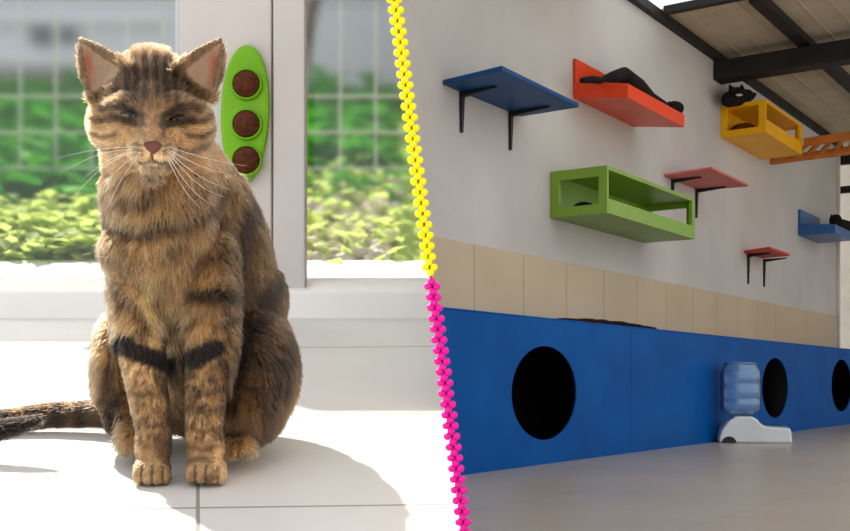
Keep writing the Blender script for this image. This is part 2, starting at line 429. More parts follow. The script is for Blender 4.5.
# ---- resting black cats on shelves
def soup(chain, ico=2):
    """list of (point, radius or (rx,ry,rz))"""
    bm = bmesh.new()
    for p, r in chain: ball(bm, p, r, ico)
    return bm
def sweep(bm, pts, n=6, sub=2):
    for (p, r), (q, s) in zip(pts[:-1], pts[1:]):
        for k in range(n+1):
            t = k/n; ball(bm, p.lerp(q, t), r+(s-r)*t, sub)
def ear_cone(bm, base, tip, r):
    d = tip-base; rot = d.to_track_quat('Z', 'Y').to_matrix().to_4x4()
    bmesh.ops.create_cone(bm, cap_ends=True, segments=12, radius1=r, radius2=r*.15, depth=d.length, matrix=Matrix.Translation((base+tip)/2) @ rot @ Matrix.Diagonal((1, .5, 1, 1)))
def lying_cat(name, pts, head, hr, eardirs, tail, label, voxel=.008, extra=()):
    bm = bmesh.new(); sweep(bm, pts)
    ball(bm, head, hr, 3)
    for a, b_, r in eardirs: ear_cone(bm, a, b_, r)
    if tail: sweep(bm, tail)
    for e in extra: ball(bm, *e)
    me = remesh(bm, voxel, 3); me.materials.append(M['black_fur'])
    o = bpy.data.objects.new(name, me); link(o); tag(o, label, 'cat', 'cats resting on shelves')
    return o
u0, u1, vw, z0, z1, zt, ztf = og
def opt(px, py, fv):   # point over the orange tray at depth share fv
    return W(*hv(px, py, vw*fv))
k = 1/ (F/5.2)
lying_cat('cat', [(opt(602,80.5,.5), .020), (opt(613,77.5,.55), .036), (opt(624,74,.55), .040), (opt(627,79,.55), .052), (opt(637,87,.5), .055), (opt(650,98,.5), .038), (opt(664,107,.5), .035)],
   opt(674,108.5,.5), (.062,.055,.045),
   [(opt(670,104,.5), opt(668,100.5,.5), .022), (opt(680,106,.5), opt(682,102.5,.5), .022)],
   [(opt(602,80.5,.5), .020), (opt(592,79.5,.5), .022), (opt(582,80.5,.45), .017)],
   'black cat stretched out on the orange tray shelf')
u0, u1, vw, z0, z1 = y[1:]
def ypt(px, py, fv): return W(*hv(px, py, vw*fv))
c2 = lying_cat('cat', [(ypt(729,99.5,.35), .056), (ypt(738,97.5,.4), .062), (ypt(747,96,.45), .05)],
   ypt(736,93.5,.5), (.056,.052,.045),
   [(ypt(733,91,.5), ypt(729,84,.5), .035), (ypt(741,91,.5), ypt(742,83.5,.5), .035)],
   [(ypt(747,97,.5), .03), (ypt(752,97,.5), .022), (ypt(755,94,.5), .014)],
   'black and white cat lying on top of the yellow box shelf')
bm = bmesh.new(); ball(bm, ypt(739,95,.64), (.024,.012,.008), 2); obj('white_patch', bm, M['white_fur'], c2, True)
u0, u1, vw, z0, z1, zt, ztf = bl
def bpt(px, py, fv): return W(*hv(px, py, vw*fv))
lying_cat('cat', [(bpt(836,224,.7), .06), (bpt(845,228,.7), .075), (bpt(858,233,.7), .08)],
   bpt(835.5,220,.75), (.055,.05,.05),
   [(bpt(832,217,.75), bpt(831,213.5,.75), .022), (bpt(838,217,.75), bpt(839,213.5,.75), .022)], None,
   'black cat resting on the small blue tray shelf at the far end')
# cloth inside yellow box, dark toy in green box
u0, u1, vw, z0, z1 = y[1:]
bm = bmesh.new()
for i in range(9): ball(bm, W(u0+.12+.05*i+random.uniform(-.01,.01), vw*.45+random.uniform(-.06,.06), z0+.06+random.uniform(0,.02)), (.075,.09,.045), 2)
me = remesh(bm, .012, 3); me.materials.append(M['brown_cloth']); o = bpy.data.objects.new('blanket', me); link(o)
tag(o, 'brown blanket bunched up inside the yellow box shelf', 'blanket')
u0, u1, vw, z0, z1 = g[1:]
p = W(*hu(566, 204.5, u0+.12)); p = W(u0+.12, vw*.42, z0+.055)
bm = bmesh.new(); ball(bm, p, (.06,.05,.034), 3); ball(bm, p+WD*.08, (.05,.04,.03), 3)
me = remesh(bm, .008, 2); me.materials.append(M['black_fur']); o = bpy.data.objects.new('plush_toy', me); link(o)
tag(o, 'small dark plush toy lying inside the green box shelf', 'toy')

# ladder from the yellow box to the right
uA, _, zA = y[2], 0, y[4]
v0, v1 = y[3]*.15, y[3]*.92
lad = thing('cat_ladder', W(uA, v0, zA), 'orange wooden ladder reaching out from the end of the yellow box', 'ladder')
def rail(u_, p0, p1, nm, hh=.045):
    a_ = hu(*p0, u_); b_ = hu(*p1, u_)
    bm = bmesh.new(); q = [(u_-.02, a_), (u_+.02, a_), (u_+.02, b_), (u_-.02, b_)]
    hexa(bm, [W(x, e[1], e[2]-hh) for x, e in q]+[W(x, e[1], e[2]+hh) for x, e in q])
    obj(nm, bm, M['wood'], lad, bev=.004); return a_, b_
ra, rb = uA+.03, uA+.26
a1, a2 = rail(ra, (804, 142.5), (872, 132.5), 'rail', .03)
b1, b2 = rail(rb, (786, 159), (872, 147.5), 'rail', .03)
for i in range(6):
    t_ = (i+.5)/6
    A_ = W(ra+.02, a1[1]+(a2[1]-a1[1])*t_, a1[2]+(a2[2]-a1[2])*t_); B_ = W(rb-.02, b1[1]+(b2[1]-b1[1])*t_, b1[2]+(b2[2]-b1[2])*t_)
    bm = bmesh.new(); e = WN*.016; h_ = Vector((0,0,.012))
    hexa(bm, [A_-e-h_, B_-e-h_, B_+e-h_, A_+e-h_, A_-e+h_, B_-e+h_, B_+e+h_, A_+e+h_]); obj('rung', bm, M['wood'], lad)
bm = bmesh.new(); wbox(bm, rb-.02, rb+.02, 0.0, b1[1], b1[2]-.03, b1[2]+.03); obj('rail_stub', bm, M['wood'], lad)

# corner column, far wall, roof
bm = bmesh.new(); uu = UEND; wbox(bm, uu, uu+.05, -.1, .03, 0, ZTOP+.05); obj_ = obj('trim_2', bm, M['far_wall'], bev=.006)
tag(obj_, 'pale corner column at the far end of the wall', kind='structure')
bm = bmesh.new(); wbox(bm, UEND+1.0, UEND+1.1, -2.0, 3.5, 0, ZTOP+.3); tag(obj('wall_far', bm, M['far_wall']), 'cream far wall', kind='structure')
for i, (py0, py1) in enumerate(((152, 164), (186, 192.5))):
    a = hu(845, py0, UEND+.06); b_ = hu(845, py1, UEND+.06)
    bm = bmesh.new(); wbox(bm, UEND+.06, UEND+.12, -.2, 2.0, b_[2], a[2])
    tag(obj('trim_%d' % (3+i), bm, M['steel']), 'dark horizontal steel rail at the far end', kind='structure')
ZR = ZTOP+.06
ROOFV = max(hz(850,0,ZR)[1]+.3, 2.6)
print('ROOFV',ROOFV, hz(850,0,ZR))
# wall plate
bm = bmesh.new(); wbox(bm, -3, UEND+.1, -.10, .04, ZTOP, ZTOP+.059); cut(bm, True, .004)
tag(obj('beam', bm, M['steel'], bev=.004), 'dark steel plate running along the top of the white wall', kind='structure')
# main rafter
ub = hv(713, 73)[0]
zt_ = hv(716, 63)[2]; zb_ = hv(716, 82)[2]
bm = bmesh.new(); wbox(bm, ub, ub+.16, .0, ROOFV-.1, zb_, zt_)
tag(obj('beam', bm, M['steel'], bev=.01), 'thick dark steel rafter crossing from the wall', kind='structure')
print('rafter u', ub, 'z', zb_, zt_, 'ZR', ZR)
ue = hz(700, 8, ZR)[0]
vp1 = hz(768, 0, ZR); vp2 = hz(838, 74, ZR)
print('purlin', vp1, vp2, 'roof edge', hz(662,12,ZR), hz(745,0,ZR))
vpur = (vp1[1]+vp2[1])/2
ue = hz(662, 12, ZR)[0]
bm = bmesh.new(); wbox(bm, ue, UEND+2.1, vpur-.045, vpur+.045, ZR-.05, ZR)
tag(obj('beam', bm, M['steel'], bev=.004), 'dark steel purlin running along under the roof sheets', kind='structure')
bm = bmesh.new(); wbox(bm, ue-.05, ue, .05, ROOFV, ZR-.03, ZR+.02)
tag(obj('beam', bm, M['steel'], bev=.004), 'dark steel edge bar beside the open skylight', kind='structure')
def ribbed(uA_, uB_, vA_, vB_, z):
    bm = bmesh.new(); wbox(bm, uA_, uB_, vA_, vB_, z, z+.02)
    v_ = vA_+.1
    while v_ < vB_: 
        wbox(bm, uA_+.002, uB_-.002, v_, v_+.012, z-.006, z-.0005); v_ += .16
    return bm
tag(obj('ceiling', ribbed(ue, UEND+2.1, -.12, ROOFV, ZR+.001), M['roof']), 'tan corrugated roof sheets', kind='structure')
bm = ribbed(-2.6, ue-1.0, -.12, .95, ZR+.001); cut(bm, True, .01)  # unseen eave added to block direct sun on the floor
tag(obj('shade_eave', bm, M['roof']), 'unseen tan roof strip added to keep sun off the cat room floor', kind='structure')

# ---- water dispenser
base = Vector((at(740, 442, 6.4).x, 6.4, 0))
ax = Vector((1, -.16, 0)).normalized(); ay = Vector((.16, 1, 0)).normalized()
disp = thing('water_dispenser', base, 'gravity pet water dispenser with clear blue bottle beside the blue bench', 'water dispenser')
s = 6.4/F
def L(a, b_, z): return base+ax*a*s+ay*b_*s+Vector((0, 0, z*s))
bm = bmesh.new()
# base: foot, bottle seat and long bowl
prof = [(-22,0),(48,0),(47,10),(46,15),(36,15.5),(22,16.5),(17,20),(15,23),(10,26),(-6,26.5),(-13,21),(-19,13),(-21.5,5)]
left = [L(a, -17, z) for a, z in prof]; 
prism(bm, left, ay*34*s)
o = obj('base', bm, M['bottle_base'], disp, bev=.012)
bm = bmesh.new(); poly = []
for k in range(13):
    a_ = math.pi*k/12; poly.append(L(-12.5+7*math.cos(a_), -17.4, 6.5*math.sin(a_)+.05))
prism(bm, poly, ay*1.0*s); obj('air_notch', bm, M['black_metal'], disp)
bm = bmesh.new(); poly = [L(22,-13,16.8), L(43.5,-13,15.9), L(43.5,13,15.9), L(22,13,16.8)]
prism(bm, poly, Vector((0, 0, .004))); obj('bowl_water', bm, M['bottle'], disp)
bm = bmesh.new()
pr = [(8,27),(12,28),(17,30.5),(19,33),(19.3,42),(18.7,43.2),(18.7,44),(19.3,45.2),(19.3,57),(18.7,58.2),(18.7,59),(19.3,60.2),(19.3,70),(18.8,71),(17.4,73.5),(16,75.5),(16,77.5),(10,78)]
lathe(bm, [(r*s, z*s) for r, z in pr], L(0, 0, 0)); obj('bottle', bm, M['bottle'], disp, True)
bm = bmesh.new(); lathe(bm, [(15.5*s, 77.8*s), (15.9*s, 79*s), (13*s, 80*s)], L(0,0,0)); obj('bottle_rim', bm, M['bottle'], disp, True)

# ------------------------------------------------------------------ partition board and bead strands
YN, YFAR = .80, 5.4
bm = bmesh.new()
for sgn in (0,):
    pts = [Vector((px_of(z, Y), Y, z)) for Y, z in ((YN, -.05), (YFAR, -.05), (YFAR, 2.9), (YN, 2.9))]
    prism(bm, [p-PN*.0015 for p in pts], PN*.003)
tag(obj('wall_divider', bm, M['white_paint']), 'thin leaning white partition board between the two rooms', kind='structure')
per = 10.72; cnt = int(560/per)
proto = {}
def strand(name_label, m, y0, y1):
    Yb = .788
    top = at(394.6+.1315*y0, y0, Yb)
    t = thing('bead_strand', top, name_label, 'bead strand', 'bead strands on the partition edge')
    bm = bmesh.new(); tube(bm, [at(394.6+.1315*y0, y0, Yb+.004), at(394.6+.1315*y1, y1, Yb+.004)], .0011, 6)
    obj('cord', bm, M['cord'], t)
    bm = bmesh.new(); bmesh.ops.create_icosphere(bm, subdivisions=3, radius=3.75*Yb/F)
    me = None
    yy = y0; k = 0
    while yy < y1-3:
        for dx in ((0,) if k % 2 == 0 else (-4.4, 4.4)):
            p = at(394.6+.1315*yy+dx+random.uniform(-.3,.3), yy, Yb)
            if me is None:
                o = obj('bead', bm, m, t, True); me = o.data; o.location = p
            else:
                o = bpy.data.objects.new('bead', me); COL.objects.link(o); o.parent = t; o.matrix_parent_inverse = Matrix.Translation(t.location).inverted(); o.location = p
        yy += per/2; k += 1
strand('yellow bead strand running down the leaning partition edge', M['bead_yellow'], -6, 279)
strand('magenta bead strand below the yellow beads on the partition edge', M['bead_magenta'], 281, 545)

# ------------------------------------------------------------------ the sunny room (left)
bm = bmesh.new()
hexa(bm, [Vector((x, Y, gz(Y)-d)) for d in (.03, 0) for x, Y in ((-3.2, .1), (1.0, .1), (1.0, 2.9), (-3.2, 2.9))])
cut(bm, False, .003)
tag(obj('floor_sunny', bm, M['left_tiles']), 'white glazed tile floor rising gently to the window', kind='structure')
YS = 2.437; zs0 = gz(YS); zs1 = CAMZ+91/F*YS
bm = bmesh.new(); poly = [Vector((-3.2, YS, zs0-.02)), Vector((-3.2, YS, zs1)), Vector((-3.2, YS+.36, CAMZ+122/F*(YS+.36))), Vector((-3.2, YS+.36, zs0-.02))]
prism(bm, poly, Vector((4.2, 0, 0))); cut(bm, False, .003)
tag(obj('window_sill', bm, M['sill'], bev=.006), 'white sloping sill under the windows', kind='structure')
def PX(px, Y): return (px-HX)/F*Y
# post between windows
YP = 2.47
x0, x1, x2 = PX(179, YP), PX(271, YP), PX(305, YP)
zp = CAMZ+93/F*YP
bm = bmesh.new(); box(bm, x0, x1, YP+.006, YP+.16, zp-.01, 2.05)
tag(obj('wall_window', bm, M['white_paint'], bev=.004), 'broad white painted post between the two windows', kind='structure')
bm = bmesh.new(); box(bm, x1+.006, x2, YP-.006, YP+.045, zp-.01, 2.05); box(bm, x1, x1+.006, YP+.02, YP+.044, zp-.01, 2.04)
tag(obj('trim_5', bm, M['white_paint'], bev=.004), 'narrow white door jamb beside the broad post', kind='structure')
bm = bmesh.new(); box(bm, PX(172, YP), x0-.001, YP+.03, YP+.1, zp-.005, 2.04)
tag(obj('window_frame', bm, M['facade_pale'], bev=.003), 'thin grey window edge strip', kind='structure')
# unseen header added above the windows to shade part of the floor
bm = bmesh.new(); box(bm, -1.06, 1.0, YP+.02, YP+.115, 1.245, 2.03); cut(bm, False, .003)
tag(obj('trim_6', bm, M['white_paint'], bev=.004), 'unseen white header board added to shade part of the floor', kind='structure')
for i, (a, b_) in enumerate(((-2.6, PX(172, YP)), (x1, PX(470, YP)))):
    bm = bmesh.new(); box(bm, a, b_, YP+.10, YP+.104, zs1+.04, 1.245); cut(bm, False, .004)
    tag(obj('window_%d' % (i+1), bm, M['glass']), 'clear window pane', kind='structure')

# green catnip toy on the post
YT = YP+.0065
toy = thing('catnip_toy', at(246, 180, YT), 'lime green pod shaped wall toy with three brown catnip balls', 'cat toy')
bm = bmesh.new(); poly = []
for k in range(48):
    a_ = 2*math.pi*k/48; sy = -math.cos(a_); sx_ = math.sin(a_)
    wpx = 24*(abs(sx_)**.92)*(1 if sx_ > 0 else -1)*(1-.06*sy)
    poly.append(at(246+wpx-2*sy, 116-69*(-sy)*1.0, YT))
prism(bm, poly, Vector((0, -.022, 0))); obj('backing', bm, M['lime'], toy, bev=.008)
for cy in (85, 125, 161):
    bm = bmesh.new(); c = at(247, cy, YT-.022)
    o_ = []
    bmesh.ops.create_cone(bm, cap_ends=False, segments=28, radius1=.036, radius2=.0335, depth=.014, matrix=Matrix.Translation(c+Vector((0,-.006,0))) @ Matrix.Rotation(math.pi/2, 4, 'X'))
    o = obj('ball_holder', bm, M['lime'], toy, True)
    sm = o.modifiers.new('t', 'SOLIDIFY'); sm.thickness = .003
    bm = bmesh.new(); ball(bm, c+Vector((0, -.006, 0)), .0295, 4); obj('catnip_ball', bm, M['catnip'], toy, True)

# ---- outdoors
def bank_z(Y): return CAMZ+116/F*2.83+(Y-2.83)*.50
YB0 = YS+.37
bm = bmesh.new(); N_ = 24
vs = []
for i in range(N_+1):
    row = []
    for j in range(31):
        Y = YB0+(6.6-YB0)*i/N_; x = -4.5+6*j/30
        row.append(bm.verts.new((x, Y, bank_z(min(Y, 4.7))+.03*math.sin(x*3.1+Y*2)*min(1,(Y-YB0)*2)-.01)))
    vs.append(row)
for i in range(N_):
    for j in range(30): bm.faces.new((vs[i][j], vs[i][j+1], vs[i+1][j+1], vs[i+1][j]))
cut(bm, False, .004)
tag(obj('ground_bank', bm, M['lawn'], None, True), 'sunny garden bank outside the windows', kind='structure')
def leaf_cloud(name, m, n, fn, size, label, kind='stuff', flat=.4):
    bm = bmesh.new()
    for i in range(n):
        p, sc_ = fn()
        if p.x > px_of(p.z, p.y)-.075: continue
        sz = size*sc_*random.uniform(.6, 1.3)
        q = Matrix.Rotation(random.uniform(0, 6.28), 3, 'Z') @ Matrix.Rotation(random.uniform(-1.2, .4), 3, 'X')
        pts = [(0,0,0), (.35,.45,.06), (0,1,0), (-.35,.45,.06)]
        bm.faces.new([bm.verts.new(p+q @ Vector(a)*sz) for a in pts])
    me = bpy.data.meshes.new(name); bm.to_mesh(me); bm.free(); me.materials.append(m)
    o = bpy.data.objects.new(name, me); link(o)
    return tag(o, label, 'grass' if kind == 'stuff' else 'plant', kind=kind)
def f_left():
    Y = random.uniform(YB0, 3.16); x = random.uniform(-2.2, PX(200, Y)); return Vector((x, Y, bank_z(Y)+random.uniform(0, .075))), 1
leaf_cloud('grass', M['leaf_a'], 6000, f_left, .06, 'bright yellow green garden plants outside the left window')
def f_mid():
    Y = random.uniform(3.22, 4.7); x = random.uniform(-3.0, .0) if Y > 3.6 else random.uniform(-3.0, PX(200, Y)); return Vector((x, Y, bank_z(Y)+random.uniform(-.02, .08))), 1.1
leaf_cloud('grass', M['leaf_b'], 7000, f_mid, .10, 'deep green lawn higher on the bank behind the wire fence')
def f_right():
    Y = random.uniform(YB0, 3.6); x = random.uniform(PX(295, Y), 0); return Vector((x, Y, bank_z(Y)+random.uniform(0, .06))), .9
leaf_cloud('foliage', M['leaf_a'], 460, f_right, .07, 'sparse yellow green weeds among pale stones outside the right window')
def f_r2():
    Y = random.uniform(3.3, 3.75); x = random.uniform(PX(295, Y), 0); return Vector((x, Y, bank_z(Y)+random.uniform(0, .06))), .9
leaf_cloud('foliage', M['leaf_b'], 260, f_r2, .08, 'deep green weeds behind the pale stones outside the right window')
bm = bmesh.new()
for i in range(240):
    Y = random.uniform(YB0+.03, 3.5); x = random.uniform(PX(292, Y), px_of(1, Y)-.06); r_ = random.uniform(.012, .038)
    ball(bm, Vector((x, Y, bank_z(Y)+r_*.3)), (r_, r_, r_*.6), 1)
cut(bm, False, .004)
o = obj('gravel', bm, M['stone'], None, True); tag(o, 'pale stones scattered on the bank outside the right window', 'stones', kind='stuff')
# wire fence
YF = 3.35
fx0 = -2.2
fence = thing('wire_fence', Vector((-.6, YF, bank_z(YF))), 'pale welded wire fence panel standing outside the windows', 'fence')
bm = bmesh.new()
for yy in (96.5, 132.5, 168.5, 204):
    z = at(0, yy, YF).z; tube(bm, [Vector((fx0, YF, z)), Vector((px_of(z, YF)-.012, YF, z))], .0042, 6)
obj('wire_grid', bm, M['wire'], fence)
bm = bmesh.new()
px = 24.5-36*12
while px < 425:
    x = PX(px, YF)
    if x < px_of(1.6, YF)-.02: tube(bm, [Vector((x, YF+.007, bank_z(YF)-.02)), Vector((x, YF+.007, 1.62))], .0036, 6)
    px += 35.6
obj('upright_wires', bm, M['wire'], fence)
# grey building
YH = 5.6
bld = thing('building', Vector((-1.5, YH, 1.6)), 'grey building with vents and pale trim behind the garden', 'building')
bm = bmesh.new(); box(bm, -6, .8, YH, YH+1.0, 1.2, 3.6); cut(bm, False, .006); obj('wall', bm, M['facade'], bld)
def fpatch(nm, px0, py0, px1, py1, m, d=.03):
    a = at(px0, py1, YH); b_ = at(px1, py0, YH)
    bm = bmesh.new(); box(bm, a.x, b_.x, YH-d, YH-.001, a.z, b_.z); cut(bm, False, .006); return obj(nm, bm, m, bld)
fpatch('trim_band', -150, 19.5, 165, 24.5, M['facade_pale'])
fpatch('vent', 33, 28, 52, 45, M['facade_dark']); fpatch('vent', 62, 30, 77, 43, M['facade_dark'])
fpatch('pale_band', -150, 58, 172, 64, M['facade_pale'])
fpatch('lower_cladding', -150, 73, 172, 86, M['facade_brown'])
fpatch('lower_band', -150, 89, 172, 112, M['facade_dark'])
fpatch('base_cladding', 290, 92, 420, 116, M['facade_brown'])
a = at(310, -30, 4.6); b_ = at(303, 44, 4.6)
bm = bmesh.new(); tube(bm, [at(322, -40, 4.9), at(306, 40, 4.9), at(284, 150, 4.9)], .03, 8)
tag(obj('trunk', bm, M['facade_brown'], None, True), 'dark slanting trunk outside beside the jamb of the right window', 'tree trunk')
# --- CAT

# ------------------------------------------------------------------ the tabby cat
def cp(px, py, Y=1.06): return at(px, py, Y)
K = 1.06/F
def rr(r): return r*K
bm = bmesh.new()
def B(px, py, Y, rx, ry=None, rz=None, rot=None, sub=3):
    ry = rx if ry is None else ry; rz = rx if rz is None else rz
    ball(bm, cp(px, py, Y), (rr(rx), rr(ry), rr(rz)), sub, rot)
def S(pts, n=7): sweep(bm, [(cp(a, b_, Y), rr(r)) for a, b_, Y, r in pts], n, 2)
# head
B(151,108,1.045, 53,52,50)
B(152,88,1.05, 44,46,37)
B(119,124,1.035, 28,34,29); B(184,124,1.035, 28,34,29)
B(151,134,1.03, 50,44,34)
B(152,150,.995, 24,24,15)                      # muzzle
B(142,154,.978, 13,12,9.5); B(163,154,.978, 13,12,9.5)
B(152,165,.99, 13,15,9)                        # chin
S([(151,98,1.0,15),(151,118,.988,13),(152,142,.968,9.5)])   # nose bridge
S([(112,108,1.005,9),(126,103,.994,10),(141,107,.99,9)]); S([(192,108,1.005,9),(177,103,.994,10),(162,107,.99,9)])  # brows
# ears: concave shells
def ear(tip, bi, bo, Yb, Yt):
    n = 22
    T = cp(*tip, Yt); I = cp(*bi, Yb-.012); O = cp(*bo, Yb)
    side = 1 if tip[0] > 150 else -1
    for i in range(n+1):
        t = i/n
        for j in range(17):
            q = j/16
            a = I.lerp(T, t); c = O.lerp(T, t**1.12)
            p = a.lerp(c, q)
            bow = math.sin(math.pi*q)*(1-t)**.7*.75
            p = p+Vector((0, .026*bow, 0))+Vector((side*.004*math.sin(math.pi*t)*q, 0, .003*math.sin(math.pi*t)))
            ball(bm, p, .0042-.0014*t, 1)
ear((80,38), (131,67), (91,99), 1.012, 1.05)
ear((221,39), (174,68), (212,99), 1.012, 1.05)
# neck, chest, back
S([(151,140,1.075,50),(161,178,1.09,57),(161,215,1.095,55),(164,250,1.10,52),(168,290,1.105,48)])
S([(165,160,1.10,52),(190,205,1.15,62),(205,255,1.18,72),(212,305,1.19,77)])
B(216,345,1.20, 80,95,92); B(200,365,1.20, 92,88,76); B(180,350,1.20, 76,80,80)
B(212,300,1.19, 80,85,70)
S([(150,250,1.09,46),(178,310,1.13,46),(180,350,1.17,40)])
# forelegs
S([(136,232,1.125,20),(132,262,1.10,22),(138,300,1.08,25),(141,345,1.068,24),(148,395,1.058,19),(154,430,1.052,17),(153,455,1.046,17)])
S([(204,226,1.135,22),(213,262,1.102,24),(212,300,1.08,26),(211,345,1.068,25),(206,395,1.058,20),(204,430,1.052,18),(206,452,1.046,18)])
# front paws with toes
def paw(x, yb, Y, w):
    B(x, yb-17, Y-.004, w*.95, w*1.1, 14)
    for k, dy in ((-1.5,0),(-.5,-3),(.5,-3),(1.5,0)):
        B(x+k*w*.46, yb-11, Y-.019+abs(k)*.004, w*.29, w*.55, 10)
paw(152,486,1.045,19); paw(206,485,1.043,21)
# haunches and hind paws
B(253,372,1.145, 46,60,66); B(247,408,1.125, 38,52,36); B(120,372,1.17, 24,50,62)
B(128,410,1.16, 24,42,34)
S([(250,428,1.125,17),(238,442,1.105,15),(230,448,1.09,14)])
for k in (-1,0,1,2): B(230+k*7.5, 452-k*1.2, 1.074, 5.5, 10, 9)
S([(135,432,1.12,13),(130,440,1.10,11)])
# tail
S([(170,405,1.22,22),(125,413,1.24,15.5),(90,414,1.255,14),(50,415,1.262,13),(10,421,1.255,12.5),(-40,427,1.235,12),(-72,431,1.20,11.5),(-78,434,1.165,11),(-50,436,1.135,10.5),(-10,432,1.12,9.5),(15,427,1.118,7.5),(40,419,1.118,3.2)], 10)
body = remesh(bm, .0024, 7, .5)
cat_o = bpy.data.objects.new('cat', body); link(cat_o)
tag(cat_o, 'brown tabby cat sitting upright on the sunny white tiles with eyes nearly shut', 'cat')

def nz(P, sc_, seed):
    r = np.random.default_rng(seed); out = 0
    for i in range(7):
        d = r.normal(size=3); d /= np.linalg.norm(d); out = out+np.sin(P @ d*sc_*r.uniform(.6, 1.7)+r.uniform(0, 6.28)+1.3*np.sin(P @ r.normal(size=3)*sc_*.4))
    return out/7
def pdist(q, poly):
    best = np.full(len(q), 1e9)
    poly = np.array(poly, float)
    for a, b_ in zip(poly[:-1], poly[1:]):
        d = b_-a; t = np.clip(((q-a) @ d)/(d @ d), 0, 1)
        best = np.minimum(best, np.hypot(*(q-a-t[:, None]*d).T))
    return best
def lin(r, g, b_): return np.array(srgb(r, g, b_)[:3])
def sstep(x, a, b_):
    t = np.clip((x-a)/(b_-a), 0, 1); return t*t*(3-2*t)
STRIPES = [  # polyline, half width, darkness
 # forehead
 ([(127,70),(129,84),(126,100)],3,.75), ([(136,62),(138,82),(135,101)],3,.8), ([(146,58),(147,78),(145,98)],2.6,.8), ([(156,58),(156,78),(158,98)],2.6,.8),
 ([(166,62),(164,82),(167,101)],3,.8), ([(176,70),(173,84),(176,100)],3,.75), ([(118,80),(117,95)],3,.6), ([(186,80),(186,95)],3,.6),
 # brow line and outer eye lines
 ([(104,110),(114,106),(128,108),(142,117)],3.6,.8), ([(198,110),(189,106),(176,108),(162,118)],3.6,.8),
 ([(115,118),(128,121),(142,124)],4,.8), ([(190,120),(177,123),(162,125)],4,.85),
 ([(114,120),(100,122),(88,117)],3,.75), ([(190,122),(204,120),(216,110)],3,.8),
 ([(118,134),(105,137),(93,133)],2.2,.7), ([(186,135),(199,136),(211,130)],2.4,.75),
 ([(126,147),(113,150),(101,147)],2,.55), ([(178,148),(192,150),(205,145)],2,.6),
 ([(141,128),(146,142)],2.4,.45), ([(163,128),(158,142)],2.4,.45),
 ([(134,144),(143,146)],1.2,.7), ([(133,149),(142,150.5)],1.2,.7), ([(135,154),(142,154.5)],1.1,.6), ([(170,144),(162,146)],1.2,.7), ([(172,149),(163,150.5)],1.2,.7), ([(170,154),(163,154.5)],1.1,.6),
 ([(152,153),(152,160),(143,163.5),(138,162)],1.3,.9), ([(152,160),(161,163.5),(167,162)],1.3,.9),
 # necklaces and chest
 ([(98,208),(112,222),(132,231),(152,231)],4.5,.75), ([(160,229),(184,222),(206,208),(222,188)],4.5,.75), ([(102,190),(122,200),(146,203)],3,.4), ([(165,203),(190,195),(212,178)],3,.45),
 ([(104,248),(122,262),(142,266)],4,.5), ([(190,262),(214,256),(232,242)],4,.5), ([(108,282),(122,296),(138,308),(146,322)],5,.7), ([(196,292),(214,297),(234,290)],7,.85),
 # bracelets on the forelegs
 ([(122,343),(134,350),(150,357),(168,362)],9.5,1.3), ([(190,360),(202,354),(215,348)],9.5,1.3), ([(222,362),(228,368)],4,.7), ([(222,318),(236,312)],5,.7),
 ([(126,392),(146,396),(164,392)],3,.5), ([(186,388),(206,393),(222,388)],4,.6), ([(188,408),(206,412),(222,407)],3.2,.55), ([(188,428),(204,431),(219,427)],2.8,.5), ([(136,420),(154,424),(170,420)],2.6,.45), ([(136,442),(154,446),(170,442)],2.2,.4),([(188,446),(204,449),(222,445)],2.2,.45),
 ([(226,374),(234,398),(232,418)],4,.35), ([(250,352),(262,380),(258,408)],5,.4), ([(276,350),(284,376),(280,402)],5,.45), ([(238,330),(262,338),(284,332)],5,.35),
 ([(168,372),(180,378),(190,374)],5,.6), ([(160,300),(163,322)],1.6,.4), ([(176,296),(172,318)],1.6,.4), ([(150,268),(160,290)],1.6,.35),
]
